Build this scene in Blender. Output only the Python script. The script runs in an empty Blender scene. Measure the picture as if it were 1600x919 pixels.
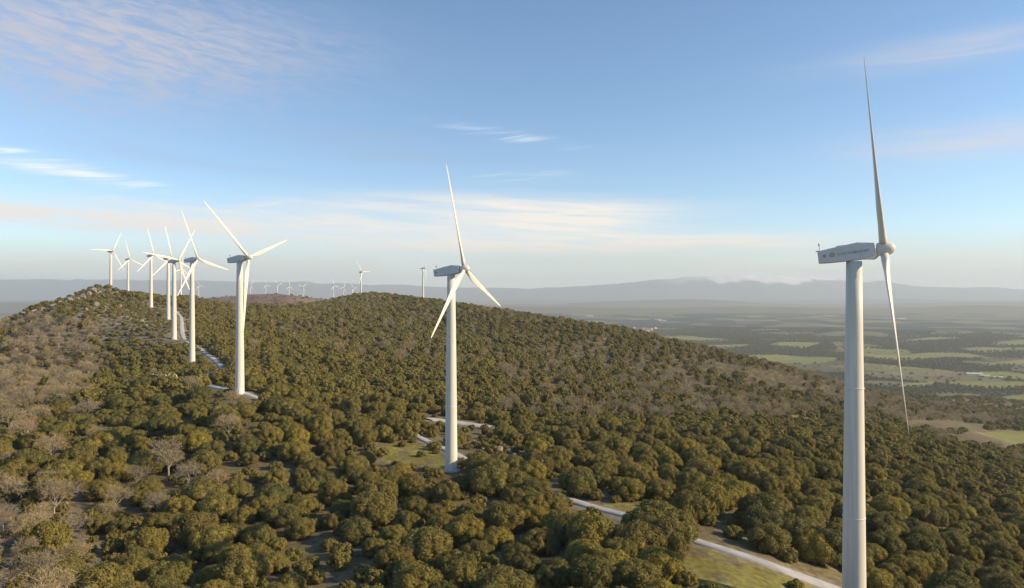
import bpy, math, random
import numpy as np
from mathutils import Matrix, Vector
random.seed(7); RNG=np.random.default_rng(7)
F=1080.; CX=800.; HY=458.
SC=bpy.context.scene; COL=SC.collection
R_=math.radians
# ------------------------------------------------------------------ numpy noise
def vnoise(x,y,seed=0):
    xi=np.floor(x).astype(np.int64); yi=np.floor(y).astype(np.int64)
    fx=x-xi; fy=y-yi; fx=fx*fx*(3-2*fx); fy=fy*fy*(3-2*fy)
    def h(a,b):
        n=(a*374761393+b*668265263+seed*1274126177)&0xffffffff
        n=((n^(n>>13))*1274126177)&0xffffffff
        return ((n^(n>>16))&0xffff)/65535.
    return (h(xi,yi)*(1-fx)+h(xi+1,yi)*fx)*(1-fy)+(h(xi,yi+1)*(1-fx)+h(xi+1,yi+1)*fx)*fy
def fbm(x,y,seed=0,o=4):
    s=0;a=.5
    for k in range(o): s=s+a*vnoise(x*2**k,y*2**k,seed+k*17); a*=.5
    return s/(1-.5**o)
def ss(a,b,x):
    t=np.clip((x-a)/(b-a),0,1); return t*t*(3-2*t)
def proj(X,Y,Z):
    Y=np.maximum(Y,1.); return CX+F*X/Y, HY-F*Z/Y
# ------------------------------------------------------------------ turbines seen along the ridge: tower column, base row, hub row, distance, rotor heading, blade phase
TURB=[
 (1334.5,1003,391, 94,112, 30,'towering white wind turbine standing closest, green lettering on its nacelle','n'),
 (705,735,421,172,110,8,'white wind turbine in the middle beside the grassy clearing and gravel track',''),
 (374.5,615,403,240,106,48,'white wind turbine with a widely splayed rotor, one blade hanging down along its tower',''),
 (300,568,405,362,104,19,'white wind turbine left of the widely splayed rotor, its base above yellowish bushes',''),
 (272,531,407,434,110,-38,'white wind turbine whose slim tower ends above the grey track bend on the ridge',''),
 (263,499,403,556,110,8,'white wind turbine close behind the one above the grey track bend, tower almost touching it',''),
 (236,480,399,650,110,10,'white wind turbine standing alone between the rocky end of the ridge and the close pair',''),
 (173,464,392,790,113,-30,'white wind turbine nearest the rocky summit, leftmost of the ridge row',''),
 (200,461,405,930,110,10,'small white wind turbine second from the rocky summit, its base behind the ridge trees',''),
 (282.5,467,420,1130,110,-10,'small pale wind turbine far behind, peeping out between the close pair and the splayed-rotor one',''),
 (564,469,425,1340,118,35,'pale wind turbine behind the wooded dome, with two blades spread like a V',''),
 (661,467.5,419,1110,92,60,'lone thin wind turbine on the crest of the wooded dome, one blade hanging straight down',''),
]
FAR=[(310,462,446,2700),(391,462,444.5,2650),(415,462,445,2650),(433.5,463,445,2620),(451.5,465,447.5,2600),(473,465.5,448.5,2560),
     (521,470,446,2300),(536,471,450,2400),(551,471,450.5,2400)]
# ------------------------------------------------------------------ terrain
def cp(px,py,d): return ((px-CX)/F*d, d, -(py-HY)/F*d)
CT=[cp(t[0],t[1],t[3]) for t in TURB]
CT+=[cp(*a) for a in [
 (1200,885,111),(1600,919,140),(1600,800,235),(1600,735,350),(1500,692,470),(1200,700,240),(1000,700,225),(900,640,330),(1000,620,400),(1200,640,440),
 (1350,640,560),(1500,655,800),(1600,660,850),(1450,625,1150),
 (0,919,95),(150,860,122),(400,860,122),(650,900,105),(0,800,135),(0,700,195),(0,610,300),(100,575,380),(0,540,430),(0,512,530),
 (200,650,230),(500,640,240),(500,560,420),(600,540,560),(700,540,560),(420,500,700),(560,500,760),(700,510,780),(850,545,620),(1000,570,600),(1100,590,600),(1250,615,600),
 (30,497,600),(70,484,640),(110,470,680),(147,459,720),(195,478,640),(240,492,560),(330,500,620),(330,478,850),
 (400,480,900),(480,480,960),(560,476,1020),(620,474,1060),(740,481,1040),(800,492,980),(900,511,930),(1000,528,900),(1100,549,860),(1200,570,820),(1300,598,790),(1380,622,780),
 (300,520,500),(283,510,480),(215,468,860),(300,480,1000),(640,800,141)]]
# falls away behind the crests and down to the plain
for px,d,z in [(0,700,-70),(0,1000,-190),(-250,300,-60),(-250,500,-150),(-250,900,-235),(100,950,-80),(150,1250,-190),(100,1600,-245),(300,1400,-120),(300,1900,-235),(450,1300,-70),(450,1800,-230),
   (620,1450,-60),(620,1900,-225),(800,1300,-110),(800,1800,-235),(1000,1200,-150),(1000,1700,-235),(1200,1150,-165),(1200,1600,-228),(1400,1500,-215),(1400,2000,-246),(1600,1300,-205),(1600,1800,-243),(1900,800,-200),(1900,1400,-245),(1900,300,-110),(1900,150,-70),(-600,1200,-248),(2300,1200,-248)]:
    CT.append(((px-CX)/F*d,d,z))
CT=np.array(CT)
def uv(X,Y):
    r=np.maximum(np.hypot(X,Y),40.); a=np.arctan2(X,Y)
    a=np.clip(a,-1.05,1.05)
    return a*2.2, np.log(r)
cu,cv=uv(CT[:,0],CT[:,1])
def kern(d2): return d2*np.log(d2+1e-9)*.5
n=len(CT)
K=kern((cu[:,None]-cu)**2+(cv[:,None]-cv)**2)+np.eye(n)*2e-3
P=np.stack([np.ones(n),cu,cv],1)
A=np.block([[K,P],[P.T,np.zeros((3,3))]])
SOL=np.linalg.solve(A,np.concatenate([CT[:,2],np.zeros(3)]))
def tps(X,Y):
    u,v=uv(X,Y); out=SOL[n]+SOL[n+1]*u+SOL[n+2]*v
    for i in range(n): out=out+SOL[i]*kern((u-cu[i])**2+(v-cv[i])**2)
    return out
RANGE=np.array([(-1500,436),(0,439),(150,438),(300,438),(450,442),(600,446),(700,449),(820,451),(900,447),(960,444),(1030,437),(1090,433),(1130,432),(1170,429),(1210,430),(1250,432),(1290,434),(1330,440),(1385,441),(1430,449),(1500,450),(1550,449),(1600,452),(3000,450)])
def height(X,Y):
    X=np.asarray(X,float);Y=np.asarray(Y,float)
    r=np.hypot(X,Y); px=CX+F*np.tan(np.clip(np.arctan2(X,Y),-1.3,1.3))
    t=np.clip(tps(X,Y),-252,15)
    t=t*ss(15,45,r)+(-45)*(1-ss(15,45,r)) 
    t=t+(fbm(X/45,Y/45,3,3)-.5)*3.0*ss(150,500,r)
    t=t+6.0*np.exp(-(((X+435)/15)**2+((Y-720)/30)**2))+2.5*np.exp(-(((X+455)/30)**2+((Y-700)/30)**2))+(fbm(X/14,Y/14,8,4)-.5)*5*np.exp(-(((X+440)/120)**2+((Y-650)/120)**2))
    back=ss(0,-60,Y)
    t=t*(1-back)+back*(-45-np.clip(r-80,0,1500)*.13)
    t=np.maximum(t,-252)
    w=ss(1500,2300,r)
    h=t*(1-w)+(-250)*w
    # reddish hill carrying the far row of turbines
    prof=np.interp(px,[240,300,340,400,440,480,520,560,640,720],[490,467,464,460,460,464,469,472,480,500])
    top=-(prof-HY)/F*2620
    hill=(top+250)*np.exp(-((Y-2620)/330.)**2*(np.where(Y>2620,.5,1.)))*ss(200,300,px)*(1-ss(640,800,px))
    h=h+hill*(.97+.06*fbm(X/120,Y/120,9,4))
    # low swells of the plain, then hills and the far range
    h=h+(fbm(X/900,Y/900,21,4)-.45)*30*ss(2600,5000,r)
    rr=r/np.hypot(1,np.clip((px-CX)/F,-2,2))
    lo=ss(840,960,px)*(1-ss(1120,1260,px))
    h=h+(60+70*lo+60*ss(700,300,px)+22*ss(1300,1500,px))*(.45+1.0*fbm(X/1500,Y/2500,33,4))*np.exp(-((rr-12500)/1300.)**2)
    h=h+(70+50*ss(600,0,px))*(.3+1.1*fbm(X/1500,Y/2500,38,4))*np.exp(-((rr-9000)/900.)**2)
    h=h+90*(.3+1.1*fbm(X/2200,Y/3000,41,4))*np.exp(-((rr-16500)/1500.)**2)
    rp=np.interp(px,RANGE[:,0],RANGE[:,1])
    rt=(HY-rp)/F*22000+250
    g=np.where(rr<22000,np.exp(-((rr-22000)/2300.)**2),np.exp(-((rr-22000)/4500.)**2))
    h=h+rt*g*(.84+.32*fbm(X/1100,Y/1500,55,6))
    return h
def ground_at(pts,dmin=60,dmax=9000):
    pts=np.array(pts,float); ds=np.geomspace(dmin,dmax,700); out=np.full(len(pts),np.nan)
    kx=(pts[:,0]-CX)/F; kz=-(pts[:,1]-HY)/F
    D=np.broadcast_to(ds,(len(pts),len(ds)))
    H=height(kx[:,None]*D,D); below=(kz[:,None]*D)<=H
    res=[]
    for i in range(len(pts)):
        j=np.argmax(below[i])
        if not below[i].any(): j=len(ds)-1
        if j==0: d=ds[0]
        else:
            a0=kz[i]*ds[j-1]-H[i,j-1]; a1=kz[i]*ds[j]-H[i,j]; d=ds[j-1]+(ds[j]-ds[j-1])*np.clip(a0/(a0-a1+1e-9),0,1)
        res.append((kx[i]*d,d))
    res=np.array(res); return np.column_stack([res,height(res[:,0],res[:,1])])
# ------------------------------------------------------------------ helpers
def tag(o,label=None,cat=None,group=None,kind=None):
    if label:o['label']=label
    if cat:o['category']=cat
    if group:o['group']=group
    if kind:o['kind']=kind
    return o
def mesh_np(name,V,Fc,mat=None,smooth=False):
    V=np.asarray(V,np.float32); Fc=np.asarray(Fc,np.int32)
    me=bpy.data.meshes.new(name); k=Fc.shape[1]
    me.vertices.add(len(V)); me.vertices.foreach_set('co',V.ravel())
    me.loops.add(Fc.size); me.loops.foreach_set('vertex_index',Fc.ravel())
    me.polygons.add(len(Fc)); me.polygons.foreach_set('loop_start',np.arange(0,Fc.size,k,dtype=np.int32))
    me.polygons.foreach_set('loop_total',np.full(len(Fc),k,np.int32))
    if smooth: me.polygons.foreach_set('use_smooth',np.ones(len(Fc),bool))
    me.update(calc_edges=True); me.validate()
    if mat: me.materials.append(mat)
    return me
def mesh_py(name,V,Fc,mat=None,smooth=False):
    me=bpy.data.meshes.new(name); me.from_pydata([tuple(v) for v in V],[],Fc); me.update()
    if smooth:
        for p in me.polygons:p.use_smooth=True
    if mat:me.materials.append(mat)
    return me
def obj(name,me,parent=None,loc=None,link=True):
    o=bpy.data.objects.new(name,me)
    if link: COL.objects.link(o)
    if parent:o.parent=parent
    if loc is not None:o.location=loc
    return o
class MB:
    def __init__(s): s.V=[];s.F=[]
    def add(s,V,Fc):
        b=len(s.V); s.V+=[tuple(v) for v in V]; s.F+=[[i+b for i in f] for f in Fc]
    def loft(s,rings,cap=True):
        b=len(s.V); m=len(rings[0])
        for r in rings: s.V+=[tuple(v) for v in r]
        for k in range(len(rings)-1):
            for i in range(m):
                j=(i+1)%m; s.F.append([b+k*m+i,b+k*m+j,b+(k+1)*m+j,b+(k+1)*m+i])
        if cap: s.F.append([b+i for i in range(m)][::-1]); s.F.append([b+(len(rings)-1)*m+i for i in range(m)])
    def tube(s,p,q,r0,r1,m=5,cap=True):
        p=Vector(p);q=Vector(q);a=(q-p).normalized(); u=a.orthogonal().normalized(); w=a.cross(u)
        R=[[c+(u*math.cos(2*math.pi*i/m)+w*math.sin(2*math.pi*i/m))*r for i in range(m)] for c,r in ((p,r0),(q,r1))]
        s.loft(R,cap)
    def box(s,c,d):
        x,y,z=c;a,b,e=[k/2 for k in d]
        s.add([(x+i*a,y+j*b,z+k*e) for k in(-1,1) for j in(-1,1) for i in(-1,1)],[[0,2,3,1],[4,5,7,6],[0,1,5,4],[2,6,7,3],[0,4,6,2],[1,3,7,5]])
    def me(s,name,mat=None,smooth=False): return mesh_py(name,s.V,s.F,mat,smooth)
# ------------------------------------------------------------------ materials
def mat(name,col,rough=.8,var=.0,scale=1.,spec=.3,objcol=False,rnd=0,transl=0,dim='Object',stretch=None):
    m=bpy.data.materials.new(name); m.use_nodes=True; nt=m.node_tree; N=nt.nodes; L=nt.links
    b=N['Principled BSDF']; b.inputs['Roughness'].default_value=rough; b.inputs['Specular IOR Level'].default_value=spec
    src=None
    rgb=N.new('ShaderNodeRGB'); rgb.outputs[0].default_value=(*col,1); src=rgb.outputs[0]
    def mul(a,bsock):
        x=N.new('ShaderNodeMix'); x.data_type='RGBA'; x.blend_type='MULTIPLY'; x.inputs[0].default_value=1
        L.new(a,x.inputs[6]); L.new(bsock,x.inputs[7]); return x.outputs[2]
    if var:
        tc=N.new('ShaderNodeTexCoord'); nz=N.new('ShaderNodeTexNoise'); nz.inputs['Scale'].default_value=scale; nz.inputs['Detail'].default_value=4
        L.new(tc.outputs[dim],nz.inputs['Vector'])
        if stretch:
            mp=N.new('ShaderNodeMapping'); mp.inputs['Scale'].default_value=stretch; L.new(tc.outputs[dim],mp.inputs[0]); L.new(mp.outputs[0],nz.inputs['Vector'])
        mr=N.new('ShaderNodeMapRange'); mr.inputs[1].default_value=.25; mr.inputs[2].default_value=.75; mr.inputs[3].default_value=1-var; mr.inputs[4].default_value=1+var
        L.new(nz.outputs[0],mr.inputs[0]); src=mul(src,mr.outputs[0])
    oi=None
    if objcol or rnd:
        oi=N.new('ShaderNodeObjectInfo')
        if objcol: src=mul(src,oi.outputs['Color'])
        if rnd:
            cr=N.new('ShaderNodeValToRGB'); e=cr.color_ramp.elements
            e[0].position=0; e[0].color=(1-rnd,1-rnd*.8,1-rnd*.5,1); e[1].position=1; e[1].color=(1+rnd*.9,1+rnd*.75,1-rnd*.2,1)
            x=cr.color_ramp.elements.new(.5); x.color=(1,1,1,1)
            L.new(oi.outputs['Random'],cr.inputs[0]); src=mul(src,cr.outputs[0])
    L.new(src,b.inputs['Base Color'])
    if transl:
        t=N.new('ShaderNodeBsdfTranslucent'); L.new(src,t.inputs['Color']); ms=N.new('ShaderNodeMixShader'); ms.inputs[0].default_value=transl
        L.new(b.outputs[0],ms.inputs[1]); L.new(t.outputs[0],ms.inputs[2]); L.new(ms.outputs[0],N['Material Output'].inputs[0])
    return m
M={}
M['paint']=mat('white_turbine_paint',(.69,.645,.565),.45,.13,1.,stretch=(2.2,2.2,.10))
M['blade']=mat('white_blade_gelcoat',(.72,.68,.60),.35,.03,.5)
M['nac']=mat('nacelle_paint',(.68,.67,.63),.5,.06,1.2)
M['dark']=mat('dark_metal',(.05,.05,.055),.5)
M['vent']=mat('vent_grille',(.34,.34,.32),.6)
M['red']=mat('faded_red_mark',(.52,.38,.35),.6)
M['green']=mat('green_lettering',(.34,.42,.34),.6)
M['conc']=mat('concrete',(.42,.40,.36),.9,.2,2)
M['leaf']=mat('oak_leaves',(.228,.196,.060),.75,.24,.6,.12,True,.13,.32)
M['bark']=mat('oak_bark',(.10,.085,.07),.9,.3,3)
M['twig']=mat('bare_twigs',(.34,.28,.185),.85,.25,.7,.1,True,.18,.12)
M['pbark']=mat('pale_bark',(.38,.33,.24),.9,.25,2,.1,True)
M['rock']=mat('granite',(.24,.215,.18),.9,.45,.9)
M['bleach']=mat('bleached_wood',(.58,.54,.46),.85,.2,2)
M['wall']=mat('cream_render',(.74,.66,.54),.9,.1,.3)
M['roof']=mat('terracotta',(.36,.17,.09),.9,.2,.5)
M['metal']=mat('pale_sheet_roof',(.62,.58,.50),.6,.1,.3)
def gravel():
    m=mat('gravel_track',(.40,.40,.40),.95,.22,.35,.1); return m
M['gravel']=gravel()
def terrain_mat():
    m=bpy.data.materials.new('terrain_ground'); m.use_nodes=True; nt=m.node_tree;N=nt.nodes;L=nt.links
    b=N['Principled BSDF']; b.inputs['Roughness'].default_value=.95; b.inputs['Specular IOR Level'].default_value=.1
    at=N.new('ShaderNodeAttribute'); at.attribute_name='ground'
    tc=N.new('ShaderNodeTexCoord')
    col=at.outputs['Color']
    for sc,lo,hi,d in ((.9,.65,1.3,5),(.09,.8,1.2,3)):
        nz=N.new('ShaderNodeTexNoise'); nz.inputs['Scale'].default_value=sc; nz.inputs['Detail'].default_value=d; L.new(tc.outputs['Object'],nz.inputs['Vector'])
        mr=N.new('ShaderNodeMapRange'); mr.inputs[1].default_value=.3; mr.inputs[2].default_value=.7; mr.inputs[3].default_value=lo; mr.inputs[4].default_value=hi
        L.new(nz.outputs[0],mr.inputs[0]); x=N.new('ShaderNodeMix'); x.data_type='RGBA'; x.blend_type='MULTIPLY'; x.inputs[0].default_value=1
        L.new(col,x.inputs[6]); L.new(mr.outputs[0],x.inputs[7]); col=x.outputs[2]
    L.new(col,b.inputs['Base Color'])
    return m
# ------------------------------------------------------------------ gravel tracks (defined before the terrain so the verge can be tinted)
ROADPX=[(1430,965),(1300,919),(1200,882),(1100,850),(1040,830),(985,808),(930,794),(870,775),(800,748),(735,722),(695,702),(655,684),(632,668),(560,655),(480,640),(400,621),(330,604),(322,592),(345,572),(312,545),(290,532),(284,515),(283,498),(276,488),(262,484)]
PADPX=[(668,656),(680,656),(720,661),(768,668)]
def smooth_path(pts,step=3.0):
    pts=np.array(pts); out=[]
    P_=np.vstack([2*pts[0]-pts[1],pts,2*pts[-1]-pts[-2]])
    for i in range(1,len(P_)-2):
        a,b,c,d=P_[i-1:i+3]; m=max(2,int(np.linalg.norm(c[:2]-b[:2])/step))
        for t in np.linspace(0,1,m,endpoint=False):
            out.append(.5*((2*b)+(-a+c)*t+(2*a-5*b+4*c-d)*t*t+(-a+3*b-3*c+d)*t**3))
    out.append(pts[-1]); o=np.array(out); o=o[:,:2]; return o
rp_=ground_at(ROADPX[1:]); rp_=np.vstack([[rp_[0]+(rp_[0]-rp_[1])*1.5],rp_])
ROAD=smooth_path(rp_); PAD=smooth_path(ground_at(PADPX))
CLEAR=[ # image-space outlines of open ground, traced to the ground
 ('grass',[(590,700),(640,690),(680,705),(700,720),(702,738),(650,728),(600,722)]),
 ('grass',[(1075,862),(1105,850),(1200,882),(1290,919),(1320,935),(1130,935),(1060,895)]),
 ('grass',[(950,786),(1010,788),(1030,800),(985,806),(930,794)]),
 ('road',[(655,678),(672,684),(738,718),(728,726),(690,706),(650,688)]),
 ('road',[(672,653),(700,655),(770,664),(768,672),(715,666),(672,661)]),
 ('road',[(862,770),(880,774),(880,781),(866,778)]),
 ('road',[(930,790),(988,802),(985,810),(930,798)]),
 ('road',[(1100,843),(1300,905),(1320,930),(1270,919),(1095,856)]),
 ('road',[(278,496),(290,496),(292,530),(280,528)]),
 ('road',[(308,542),(318,542),(344,566),(332,572)]),
 ('road',[(328,600),(400,616),(400,626),(328,608)]),
 ('soil',[(470,868),(560,862),(570,880),(520,890),(470,885)]),
 ('soil',[(738,690),(790,694),(812,712),(800,720),(760,712),(735,702)]),
 ('grass',[(1160,800),(1160,801),(1161,800)]),
 ('grass',[(1235,648),(1290,655),(1290,661),(1235,653)]),
 ('foot',[(367,600),(382,600),(384,619),(365,619)]),
 ('foot',[(694,718),(716,718),(716,742),(692,742)]),
 ('foot',[(293,558),(308,558),(308,570),(293,570)]),
 ('foot',[(266,522),(279,522),(279,534),(266,534)]),
 ('foot',[(258,490),(268,490),(268,501),(258,501)]),
 ('foot',[(231,470),(242,470),(242,482),(231,482)]),
]
def inpoly(px,py,poly):
    px=np.asarray(px);py=np.asarray(py); c=np.zeros(px.shape,bool); m=len(poly)
    for i in range(m):
        x0,y0=poly[i];x1,y1=poly[(i+1)%m]
        if y0==y1: continue
        c^=((y0>py)!=(y1>py))&(px<(x1-x0)*(py-y0)/(y1-y0)+x0)
    return c
def path_dist(X,Y,path):
    out=np.full(X.shape,1e9)
    for p in path: out=np.minimum(out,(X-p[0])**2+(Y-p[1])**2)
    return np.sqrt(out)
# ------------------------------------------------------------------ land cover on the plain
def cover(X,Y):
    """0 wood, 1 green field, 2 dull pasture, 3 ploughed brown; elongated voronoi parcels"""
    s1=vnoise(X/700,Y/700,5)*260; s2=vnoise(X/700,Y/700,6)*260
    x=(X*.95+Y*.3+s1)/250; y=(-X*.3+Y*.95+s2)/210
    xi=np.floor(x).astype(np.int64); yi=np.floor(y).astype(np.int64); bd=np.full(x.shape,1e9); bid=np.zeros(x.shape)
    for i in(-1,0,1):
        for j in(-1,0,1):
            a=xi+i;b=yi+j
            h1=((a*374761393+b*668265263)&0xffffff)*1.; h1=((h1*1103515245+12345)%65537)/65537
            h2=((a*668265263+b*374761393+77)&0xffffff)*1.; h2=((h2*1103515245+12345)%65537)/65537
            d=(x-a-h1)**2+(y-b-h2)**2; k=d<bd; bd=np.where(k,d,bd); bid=np.where(k,(h1*7.3+h2*3.1)%1,bid)
    wood=fbm(X/1100,Y/1100,71,3)
    t=bid*.75+(wood-.5)*.9
    return np.select([t<.50,t<.58,t<.68,t<.74],[0,1,2,3],2) , bid
FIELDS=[(1230,561,80,6,1),(1080,529,60,3.5,1),(1120,540,50,3,1),(1440,556,105,4.5,1),(1370,548,55,3,1),(1540,546,40,2.5,1),(1560,688,75,16,1),(1480,668,70,8,2),(1560,600,60,5,1),(1590,622,30,5,1),(1500,618,50,3,2),(1390,598,40,4,2),(1590,535,40,4,1),(1450,530,50,2.2,1),
        (1330,522,60,4,2),(1550,566,50,3,2),(1430,600,30,3,1),(1350,574,40,2,3),(1000,483,200,3,4),(1250,486,150,2,4),(1590,566,60,3,1)]
# ------------------------------------------------------------------ terrain sheet (polar, dense inside the view)
az=np.concatenate([np.linspace(-math.pi,-.80,60,endpoint=False),np.linspace(-.80,.80,1250),np.linspace(.80,math.pi,60)[1:]])
rad=np.concatenate([[3,10,20,30],np.geomspace(40,2600,420,endpoint=False),np.geomspace(2600,28500,420)])
AZ,RD=np.meshgrid(az,rad,indexing='ij'); GX=RD*np.sin(AZ); GY=RD*np.cos(AZ)
GZ=height(GX.ravel(),GY.ravel()).reshape(GX.shape); GZ[0]=GZ[-1]
def ground_colour():
    X=GX.ravel();Y=GY.ravel();Z=GZ.ravel(); r=np.hypot(X,Y); px,py=proj(X,Y,Z); front=Y>20
    C=np.zeros((len(X),3))
    forest=np.array([.15,.125,.07]); n1=fbm(X/18,Y/18,13,3)[:,None]
    C[:]=forest*(.8+.5*n1)
    # heathy brown of the left slope
    brown=np.array([.23,.185,.125]); w=(inpoly(px,py,[(-900,500),(60,498),(150,503),(168,560),(140,625),(70,650),(-900,690)])&front&(r<900))
    C[w]=(brown*(.75+.5*n1))[w]
    w=(inpoly(px,py,[(-900,700),(60,700),(150,760),(200,1000),(-900,1000)])&front&(r<400))
    C[w]=(np.array([.21,.175,.12])*(.75+.5*n1))[w]
    rk=(inpoly(px,py,[(-60,505),(20,480),(100,458),(147,446),(190,462),(300,485),(300,530),(230,560),(160,540),(150,500),(60,500)])&front&(r<1000))
    C[rk]=(np.array([.16,.145,.10])*(.6+.8*n1))[rk]
    rk&=fbm(X/8,Y/8,23,3)>.62; C[rk]=(np.array([.23,.21,.175])*(.7+.6*n1))[rk]
    # red-brown hill
    hl=ss(-235,-200,Z)*ss(1900,2200,r)*(1-ss(4200,5000,r))
    C=C*(1-hl[:,None])+hl[:,None]*np.array([.20,.125,.085])*(.7+.6*fbm(X/60,Y/60,14,3)[:,None])
    # plain
    cv_,bid=cover(X,Y); pal=np.array([[.045,.052,.034],[.185,.185,.062],[.135,.122,.062],[.185,.14,.095],[.30,.25,.17]])
    pc=pal[cv_]*(.75+.5*((bid*17)%1))[:,None]*(.8+.4*fbm(X/70,Y/70,15,3)[:,None])
    for (fx,fy,rx,ry,t) in FIELDS:
        q=(((px-fx)/rx)**2+((py-fy+2.5*np.sin(px/23))/ry)**2+.5*(fbm(X/90,Y/90,16,3)-.5)<1)&front&(r>750)
        pc[q]=pal[t]*(1.0+.3*((bid[q]*13)%1))[:,None]
    wp=ss(-226,-240,Z)*(1-hl)
    for (fx,fy,rx,ry,t) in FIELDS[6:8]: wp=np.maximum(wp,((((px-fx)/rx)**2+((py-fy)/ry)**2<1)&front&(r>600))*1.)
    C=C*(1-wp[:,None])+wp[:,None]*pc
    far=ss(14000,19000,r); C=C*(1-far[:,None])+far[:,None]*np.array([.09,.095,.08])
    sn=ss(300,420,Z+420*(fbm(X/420,Y/600,81,5)-.5))*ss(15000,17000,r)*ss(1000,1180,px)*(1-ss(1270,1400,px))
    C=C*(1-sn[:,None])+sn[:,None]*np.array([.85,.80,.75])
    for kind,poly in CLEAR:
        if kind in('grass','soil'):
            q=inpoly(px+4*(n1[:,0]-.5),py+4*(fbm(X/7,Y/7,3,2)-.5),poly)&front&(r<900)
            q&=fbm(X/5,Y/5,29,3)>.30; C[q]=((np.array([.205,.185,.055]) if kind=='grass' else np.array([.14,.115,.065]))*(.75+.5*fbm(X/6,Y/6,19,3)[:,None]))[q]
    near=(r<1000)&front; idx=np.where(near)[0]; d=path_dist(X[idx],Y[idx],np.vstack([ROAD,PAD]))
    e=(ss(4.5,2.0,d)*.55)[:,None]; C[idx]=C[idx]*(1-e)+e*np.array([.24,.215,.15])
    return C
na,nr=GX.shape; V=np.stack([GX.ravel(),GY.ravel(),GZ.ravel()],1)
ii,jj=np.meshgrid(np.arange(na-1),np.arange(nr-1),indexing='ij'); a=(ii*nr+jj).ravel()
me=mesh_np('terrain',V,np.stack([a,a+1,a+nr+1,a+nr],1)[:,::-1],terrain_mat(),True)
ca=me.color_attributes.new('ground','FLOAT_COLOR','POINT'); C=ground_colour()
ca.data.foreach_set('color',np.column_stack([C,np.ones(len(C))]).astype(np.float32).ravel())
ter=tag(obj('terrain',me),kind='structure')
def ribbon(name,path,width,mt,z=.12):
    V=[];Fc=[];m=7
    path=np.array(path); t=np.gradient(path,axis=0); t/=np.linalg.norm(t,axis=1)[:,None]; nrm=np.stack([-t[:,1],t[:,0]],1)
    for k,p in enumerate(path):
        w=width*(.92+.16*vnoise(np.array(k*.37),np.array(2.),9))
        for s in (-1.35,-1,-.5,0,.5,1,1.35):
            q=p+nrm[k]*w/2*s; V.append((q[0],q[1],0,s))
    V=np.array(V); zz=height(V[:,0],V[:,1])+np.where(np.abs(V[:,3])>1.1,-.9,z*.6+.16*(1-V[:,3]**2))
    V=np.column_stack([V[:,:2],zz])
    for k in range(len(path)-1):
        for i in range(m-1): b=k*m+i; Fc.append([b,b+1,b+m+1,b+m])
    me=mesh_np(name,V,Fc,mt,True); return tag(obj(name,me),kind='structure')
ribbon('gravel_track',ROAD,2.8,M['gravel'],.30); ribbon('gravel_turnout',PAD,5.5,M['gravel'],.42)
# ------------------------------------------------------------------ tree meshes
def core_blob(rng,cs,rs,sub=1,shr=.8):
    import bmesh
    V=[];Fc=[]
    bm=bmesh.new(); bmesh.ops.create_icosphere(bm,subdivisions=sub,radius=1); bv=np.array([v.co[:] for v in bm.verts]); bf=np.array([[v.index for v in f.verts] for f in bm.faces]); bm.free()
    for c,r in zip(cs,rs):
        b=len(V)*1 if False else sum(len(x) for x in V)
        V.append(c+bv*r*shr*(.85+.3*rng.random((len(bv),1)))); Fc.append(bf+b)
    return np.vstack(V),np.vstack(Fc)
def lobes(rng,R,H,nl):
    cs=[];rs=[]
    for i in range(nl):
        t=rng.random()*2*math.pi; q=math.sqrt((i+.5)/nl)*.80; zz=(1-q**2.2)*H*.56+rng.uniform(-.1,.1)*H
        r=R*rng.uniform(.22,.34)
        t=i*2.39996+rng.uniform(-.3,.3)
        cs.append((q*R*math.cos(t),q*R*math.sin(t),H*.26+zz*.62)); rs.append(r)
    for i in range(nl//2):
        t=i*2*math.pi/(nl//2)+rng.uniform(-.2,.2); cs.append((R*.66*math.cos(t),R*.66*math.sin(t),H*rng.uniform(.22,.36))); rs.append(R*rng.uniform(.24,.34))
    return np.array(cs),np.array(rs)
def crown_mesh(name,seed,R,H,nl,nq,qs):
    rng=np.random.default_rng(seed); cs,rs=lobes(rng,R,H,nl)
    Vc,Fc=core_blob(rng,cs,rs,1,.92)
    k=rng.choice(len(cs),nq,p=rs**2/(rs**2).sum())
    d=rng.normal(size=(nq,3)); d[:,2]+=.35; d/=np.linalg.norm(d,axis=1)[:,None]
    p=cs[k]+d*(rs[k]*rng.uniform(.86,1.12,nq))[:,None]
    inside=np.zeros(nq,bool)
    for c,r in zip(cs,rs): inside|=(np.linalg.norm(p-c,axis=1)<r*.80)
    p=p[~inside]; d=d[~inside]; m=len(p)
    nn=d+rng.normal(size=(m,3))*.42; nn/=np.linalg.norm(nn,axis=1)[:,None]
    t=np.cross(nn,rng.normal(size=(m,3))); t/=np.linalg.norm(t,axis=1)[:,None]; b=np.cross(nn,t)
    s=(qs*rng.uniform(.6,1.3,m))[:,None]
    Vq=np.stack([p+t*s,p+b*s*.7,p-t*s*.9,p-b*s*.75],1).reshape(-1,3)
    Fq=np.arange(m*4).reshape(-1,4)
    # core as degenerate-free quads is not possible: split leaves into triangles
    Ft=np.vstack([Fq[:,[0,1,2]],Fq[:,[0,2,3]]])+len(Vc)
    me=mesh_np(name,np.vstack([Vc,Vq]),np.vstack([Fc,Ft]),M['leaf']); return me
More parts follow.
